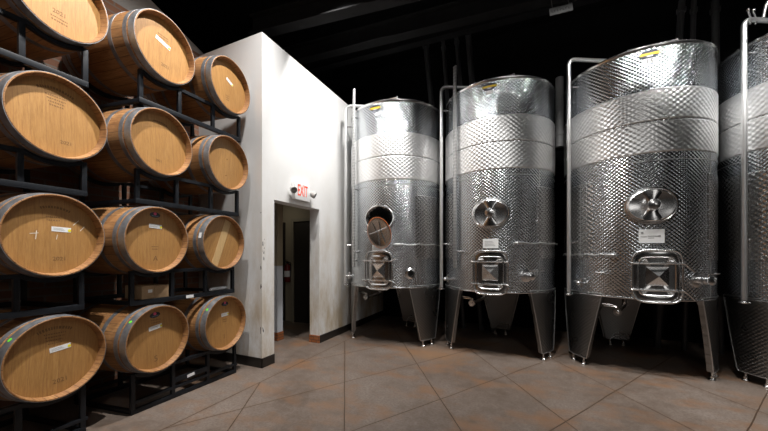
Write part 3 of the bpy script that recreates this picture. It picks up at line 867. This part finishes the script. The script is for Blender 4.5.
    def dframe(bm):
        patch(bm, dp, dzc, sup(dw-.005, dh-.005, .42), [(1.0, R-.002), (1.0, R+.02), (.90, R+.026), (.80, R+.022), (.78, R+.006)], 72)
    df = tp(('dframe', dp), 'door_frame', dframe, 'steel', root)
    tp(('dring', dp), 'tubular_guard', lambda bm: rim_tube(bm, dp, dzc, sup(dw, dh, .42), R+.042, .011, 72), 'polish', root)
    def dplate(bm):
        patch(bm, dp, dzc, sup(dw*.79, dh*.79, .36), [(1.0, R+.004), (1.0, R+.022), (.94, R+.030), (.90, R+.022), (0, R+.020)], 72)
    dr = tp(('dplate', dp), 'manway_door', dplate, 'steel', root)
    def pyramid(bm):
        a_ = .098; q = bmesh.new(); hgt = .042
        vs = [q.verts.new((sx*a_, sy*a_*1.02, .0)) for sx, sy in ((-1, -1), (1, -1), (1, 1), (-1, 1))]; ap = q.verts.new((0, 0, hgt))
        for k in range(4): q.faces.new((vs[k], vs[(k+1) % 4], ap))
        q.faces.new(vs[::-1])
        tf(q, frame_at(dp, R+.019, dzc)); me = bpy.data.meshes.new('q'); q.to_mesh(me); q.free(); bm.from_mesh(me); bpy.data.meshes.remove(me)
    tp(('pyr', dp), 'embossed_pyramid', pyramid, 'polish', dr, auto=10)
    for s, z in ((1, 1.253), (-1, .972)):
        def clamp(bm):
            x0, x1 = -.225, .215
            A = frame_at(dp, R, z); pts = [A @ Vector((x0, 0, .050)), A @ Vector((0, 0, .066)), A @ Vector((x1, 0, .046))]
            if op.get('clamp', 'bend') == 'bend': pts += [A @ Vector((x1+.075, -.085 if i == 2 else (.045 if s > 0 else -.045), .050))]
            else: pts += [A @ Vector((x1+.012, -.05, .046))]
            tube(bm, fillet(pts, .015), .0085, 8)
            for u in (-.16, .16): rod(bm, A @ Vector((u, 0, .0)), A @ Vector((u, 0, .062)), .011, 10)
            ball(bm, pts[0], .013)
        tp(('clamp', i, s), 'clamp_bar', clamp, 'polish', root)
    # badge and number below the rim
    bd = tp('badge', 'maker_badge', lambda bm: patch(bm, -3, 3.478, ell(.088, .040), [(1, R-.001), (1, R+.005), (0, R+.005)], 32), 'navy', root, 'dark oval badge with a yellow bar')
    tp('ybar', 'yellow_bar', lambda bm: rect_pad(bm, -3, 3.477, .165, .022, R+.004, R+.0075), 'yellow', bd)
    tp('bpale', 'pale_mark', lambda bm: rect_pad(bm, -3, 3.455, .05, .012, R+.004, R+.0068), 'paper', bd)
    if i in (1, 2):
        pl = tp(('numplate', i), 'number_sticker', lambda bm: rect_pad(bm, -3, 3.405, .125 if i == 2 else .09, .055 if i == 2 else .045, R-.0005, R+.003), 'paper', root)
        if i == 2:
            bm = text_bm('15', .075, frame_at(-3, R+.0035, 3.395), .0008)
            obj('tank_number', bm, M['ink'], pl, False)
    # white label
    if 'lab' in op:
        p_, z_, w_, h_ = op['lab']
        lb = tp(('lab', i), 'paper_label', lambda bm: rect_pad(bm, p_, z_, w_, h_, R-.001, R+.006), 'paper', root, 'white paper label')
        A = frame_at(p_, R+.0065, z_)
        if i == 2:
            bm = bmesh.new(); box(bm, -.035, .065, -.0035, .0035, 0, .0006); box(bm, .055, .075, -.006, .006, 0, .0006)
            box(bm, -.095, -.04, -.006, -.001, 0, .0006); box(bm, -.03, .02, -.024, -.017, 0, .0006); box(bm, -.09, -.07, .028, .045, 0, .0006)
        else:
            bm = bmesh.new()
            for k in range(4): box(bm, -w_*.38, w_*(.32-.06*k), -.03+.018*k, -.026+.018*k, 0, .0006)
        tf(bm, A); obj('handwriting', bm, M['greyink'], lb, False)
    # valves
    def valve(bm, phi, z, big=True, tilt=0):
        A = frame_at(phi, R-.004, z); q = bmesh.new()
        lathe(q, [(.080, 0), (.080, .010), (.062, .016), (.036, .018), (.036, .07), (.046, .072), (.046, .088), (.034, .090), (.034, .125), (.046, .127), (.046, .142), (.030, .15), (0, .152)], 24)
        tf(q, A); me = bpy.data.meshes.new('q'); q.to_mesh(me); q.free(); bm.from_mesh(me); bpy.data.meshes.remove(me)
    if op.get('port') == 'open':
        def port(bm):
            A = frame_at(37, R-.004, 1.075); q = bmesh.new()
            lathe(q, [(.080, 0), (.080, .012), (.066, .020), (.050, .035), (.054, .037), (.054, .045), (.039, .045), (.039, .003), (0, .002)], 28)
            tf(q, A); me = bpy.data.meshes.new('q'); q.to_mesh(me); q.free(); bm.from_mesh(me); bpy.data.meshes.remove(me)
        pv = tp('port', 'open_port', port, 'steel', root)
        tp('portin', 'bore_shade_lining', lambda bm: (tf(lathe(bm, [(0, .0), (.0385, .0), (.0385, .039), (.037, .039), (.037, .004), (0, .004)], 24), frame_at(37, R, 1.075))), 'blackrub_bore', pv, 'black lining for the shade inside the bore')  # black lining paints in the darkness of the open port
    elif i < 3:
        vv = tp('valve', 'outlet_valve', lambda bm: valve(bm, 31, 1.085), 'polish', root)
        tp('vh', 'valve_handle', lambda bm: (rod(bm, P(31, R+.105, 1.085), P(31, R+.105, 1.145), .010), tube(bm, [P(31, R+.105, 1.145), P(36, R+.10, 1.150), P(45, R+.075, 1.150)], .008, 8)), 'polish', vv)
    if i < 3:
        lv = tp('lvalve', 'sample_valve', lambda bm: (rod(bm, P(-52, R-.01, 1.0), P(-52, R+.085, 1.0), .020), rod(bm, P(-52, R+.04, 1.035), P(-52, R+.04, .955), .018), ball(bm, P(-52, R+.09, 1.0), .026), rod(bm, P(-52, R+.05, 1.03), P(-52, R+.05, 1.06), .008)), 'polish', root)
        tp('lvh', 'valve_handle', lambda bm: (tube(bm, [P(-52, R+.05, 1.055), P(-46, R+.055, 1.062)], .007, 8), tube(bm, [P(-60, R+.05, 1.02), P(-52, R+.06, 1.03)], .006, 8)), 'polish', lv)
        # drain valve beneath
        def drain(bm):
            c = Vector((-.275, -.55, .69))
            tube(bm, fillet([(-.15, -.30, ZB-.03), (-.15, -.30, .74), (-.22, -.44, .71), c], .06), .024, 12)
            rod(bm, c-Vector((.0, -.02, 0)), c+Vector((-.008, -.03, 0)), .042, 18)
            ball(bm, c+Vector((0, .0, .0)), .036)
            rod(bm, c+Vector((0, 0, .02)), c+Vector((0, 0, .065)), .011)
        dv = tp('drain', 'drain_valve', drain, 'polish', root)
        tp('drainh', 'valve_handle', lambda bm: (tube(bm, [(-.275, -.55, .75), (-.33, -.54, .765), (-.42, -.52, .77)], .007, 8), tube(bm, [(-.275, -.55, .735), (-.32, -.54, .745), (-.40, -.52, .748)], .007, 8)), 'steel', dv)
        # temperature probe conduit
        if i == 2: pr = [(p, R+.03, 1.345+.01*math.sin(p)) for p in range(-84, -26, 4)]
        else: pr = [(p, R+.03, 1.488+.008*math.sin(p*.3)) for p in range(22, 92, 4)]
        def probe(bm):
            pts = [P(*q) for q in pr]; tube(bm, pts, .008, 8)
            e = pr[-1] if i == 2 else pr[0]; s = 1 if i == 2 else -1
            tube(bm, [P(e[0]-s*5, e[1], e[2]), P(e[0]-s*3, e[1]+.004, e[2]), P(e[0]+s*2, e[1]+.004, e[2]), P(e[0]+s*3.5, e[1]-.015, e[2])], [.009, .015, .015, .008], 10)
            for q in pr[1::4]: rod(bm, P(q[0], R-.002, q[2]), P(q[0], R+.03, q[2]), .006, 8)
        tp(('probe', i), 'probe_conduit', probe, 'matte_steel', root)
        def stub(bm):
            ph, z = ((-36, 1.14) if i == 2 else (-33, 1.39))
            rod(bm, P(ph, R-.004, z), P(ph, R+.05, z), .014); tube(bm, [P(ph-3, R+.05, z), P(ph+4, R+.05, z)], .010, 8)
        tp(('stub', i), 'sample_tap', stub, 'polish', root)
    # level gauge channel
    if 'gauge' in op:
        def gauge(bm):
            A = frame_at(op['gauge'], R+.045, 0); q = bmesh.new()
            box(q, -.027, .027, 1.16, op.get('gtop', 3.90), -.010, .014, .003)
            tf(q, A); me = bpy.data.meshes.new('q'); q.to_mesh(me); q.free(); bm.from_mesh(me); bpy.data.meshes.remove(me)
        g = tp(('gauge', i), 'level_gauge', gauge, 'dense_gauge', root)
        def gb(bm):
            for z in (1.25, 2.35, 3.45): rod(bm, P(op['gauge'], R-.004, z), P(op['gauge'], R+.04, z), .010)
        tp(('gaugeb', i), 'gauge_bracket', gb, 'steel', g)
    # fill pipe up the left side and over the rim
    pp, prr = -62, R+.095
    ztop = 3.80
    base = P(pp, prr, 0)
    def fill(bm):
        pts = [base+Vector((0, 0, .86)), base+Vector((0, 0, ztop)), P(pp, .30, ztop), P(pp, .30, ZT+.09)]
        tube(bm, fillet(pts, .09, 8), .0235, 14)
    fp = tp('fill', 'fill_pipe', fill, 'matte_pipe', root)
    tp('fillf', 'pipe_flange', lambda bm: lathe_at(bm, base+Vector((0, 0, .84)), [(0, 0), (.042, 0), (.046, .008), (.042, .018), (.024, .022), (.022, .05), (0, .05)]), 'steel', fp)
    tp('fillb', 'pipe_bracket', lambda bm: (rod(bm, P(pp, R-.003, 3.45), P(pp, prr, 3.45), .012), rod(bm, P(pp, R-.003, 1.5), P(pp, prr, 1.5), .012)), 'steel', fp)
    # roof hatch
    hc = (.06, -.43)
    HM = Matrix.Translation((hc[0], hc[1], ZT+.085)) @ Matrix.Rotation(rad(10), 4, 'X')
    def hatch(bm): tf(lathe(bm, [(0, -.03), (.20, -.03), (.21, -.02), (.21, .010), (.19, .02), (.05, .032), (0, .034)], 40), HM)
    ht = tp('hatch', 'roof_hatch', hatch, 'polish', root)
    tp('hbar', 'hatch_bar', lambda bm: (tube(bm, [(-.19, -.56, ZT+.098), (.24, -.58, ZT+.092)], .011, 8), ball(bm, Vector((.24, -.58, ZT+.092)), .018), rod(bm, (-.15, -.56, ZT+.04), (-.15, -.56, ZT+.097), .008), rod(bm, (.2, -.58, ZT+.02), (.2, -.58, ZT+.092), .008)), 'polish', ht)
    if i == 3:
        # pipe clamps and a hose over the top pipe
        def cl(bm):
            for t in (.10, .17):
                c = base.lerp(Vector((0, 0, 0)), t)+Vector((0, 0, ztop))
                tube(bm, [c+Vector((-.02, -.02, -.05)), c+Vector((.0, 0, .0)), c+Vector((-.03, -.01, .10))], .010, 8); ball(bm, c+Vector((-.03, -.01, .105)), .018)
        tp('pclamp', 'pipe_clamp', cl, 'steel', fp)
        c = base+Vector((0, 0, ztop))
        tp('hose', 'hose', lambda bm: tube(bm, fillet([P(pp, .62, ztop+.03), P(pp, .58, ztop+.22), P(-50, .46, ztop+.26), P(-35, .38, ztop+.10), P(-20, .35, ZT+.10)], .12), .014, 10), 'matte_pipe', root)
    return root
def lathe_at(bm, c, prof):
    q = bmesh.new(); lathe(q, prof, 22); tf(q, Matrix.Translation(c)); me = bpy.data.meshes.new('q'); q.to_mesh(me); q.free(); bm.from_mesh(me); bpy.data.meshes.remove(me)
M['matte_pipe'] = plain('satin_pipe_steel', (.85, .85, .85), .40, 1)
t = NT('perforated_channel'); v, (x, y, z) = t.coords()
fz = t.math('ABSOLUTE', t.math('SUBTRACT', t.math('FRACT', t.math('MULTIPLY', z, 22.0)), .5))
M['dense_gauge'] = t.set(Base_Color=t.mix(t.math('GREATER_THAN', fz, .3), (.50, .50, .50), (.62, .62, .62)), Metallic=1.0, Roughness=.5)

make_tank(0, -1.935, 4.84, 'stainless steel tank nearest the exit wall, its oval hatch open with lid hanging', dict(open=True, port='open', lab=(1, 1.44, .19, .09), gauge=-34, gtop=3.88))
make_tank(1, -.358, 4.905, 'stainless steel tank second from the exit wall, small white label below its closed oval hatch', dict(lab=(-2, 1.487, .185, .115), gauge=-39, gtop=3.92, clamp='drop'))
make_tank(2, 1.260, 4.925, 'largest looking stainless steel tank, third from the exit wall, white label with dark line', dict(lab=(-1.8, 1.543, .215, .145)))
make_tank(3, 2.840, 4.902, 'stainless steel tank cut off by the right picture edge', {})

# ------------------------------------------------------------------ lights
def area(name, loc, target, size, power, col=(1, .93, .84), spread=180, shape='DISK'):
    l = bpy.data.lights.new(name, 'AREA'); l.shape = shape; l.size = size; l.energy = power; l.color = col; l.spread = rad(spread)
    o = bpy.data.objects.new(name, l); C.objects.link(o); o.location = loc
    o.rotation_euler = (Vector(target)-Vector(loc)).to_track_quat('-Z', 'Y').to_euler(); return o
for lx, pw, lz in ((-2.1, 9, 4.46), (-1.0, 14.5, 4.46), (.03, 21, 4.6), (1.07, 29, 4.8), (2.15, 34, 4.8), (3.2, 30, 4.8)):
    area('track_or_fill_lamp', (lx, 2.9, lz), (lx+.15, 4.1, 2.3), .16, pw, (1, .98, .95), 100)
area('track_or_fill_lamp', (-1.85, 2.3, 5.1), (-3.0, 2.0, 2.2), .12, 44, (1, .98, .95), 90)
area('track_or_fill_lamp', (-1.85, .85, 5.1), (-3.0, .8, 2.2), .12, 38, (1, .98, .95), 75)
area('track_or_fill_lamp', (.9, -.7, 4.55), (.2, 1.5, 0), .35, 24, (1, .97, .93))  # unseen lamp kept as weak general fill, off the track
area('track_or_fill_lamp', (-1.5, 3.6, 5.0), (-2.9, 4.0, 2.6), .16, 27, (1, .98, .95), 95)  # added lamp, only there to brighten the exit wall
area('corridor_fill', (-4.3, 4.45, 2.45), (-4.3, 4.45, 0), .3, 1.0, (1, .93, .8))  # added unseen source that lifts the dark corridor
area('room_fill', (4.5, -3.6, 3.2), (-2.0, 2.0, 1.0), 2.4, 24, (1, .97, .93))  # added broad soft fill for barrel heads and lower tanks, not a fixture
w = bpy.data.worlds.new('World'); sc.world = w; w.use_nodes = True
w.node_tree.nodes['Background'].inputs[0].default_value = (.003, .003, .003, 1)

# ------------------------------------------------------------------ camera
cam = bpy.data.cameras.new('camera'); co = bpy.data.objects.new('camera', cam); C.objects.link(co)
co.location = (0, 0, 1.35); co.rotation_euler = (rad(90), 0, .4207)
cam.sensor_width = 36; cam.lens = 312.296/768*36; cam.shift_y = (254.31-215.5)/768
cam.clip_start = .05
sc.camera = co
vs = sc.view_settings
vs.view_transform = 'Standard'; vs.look = 'None'; vs.exposure = 0; vs.gamma = 1; vs.use_curve_mapping = False
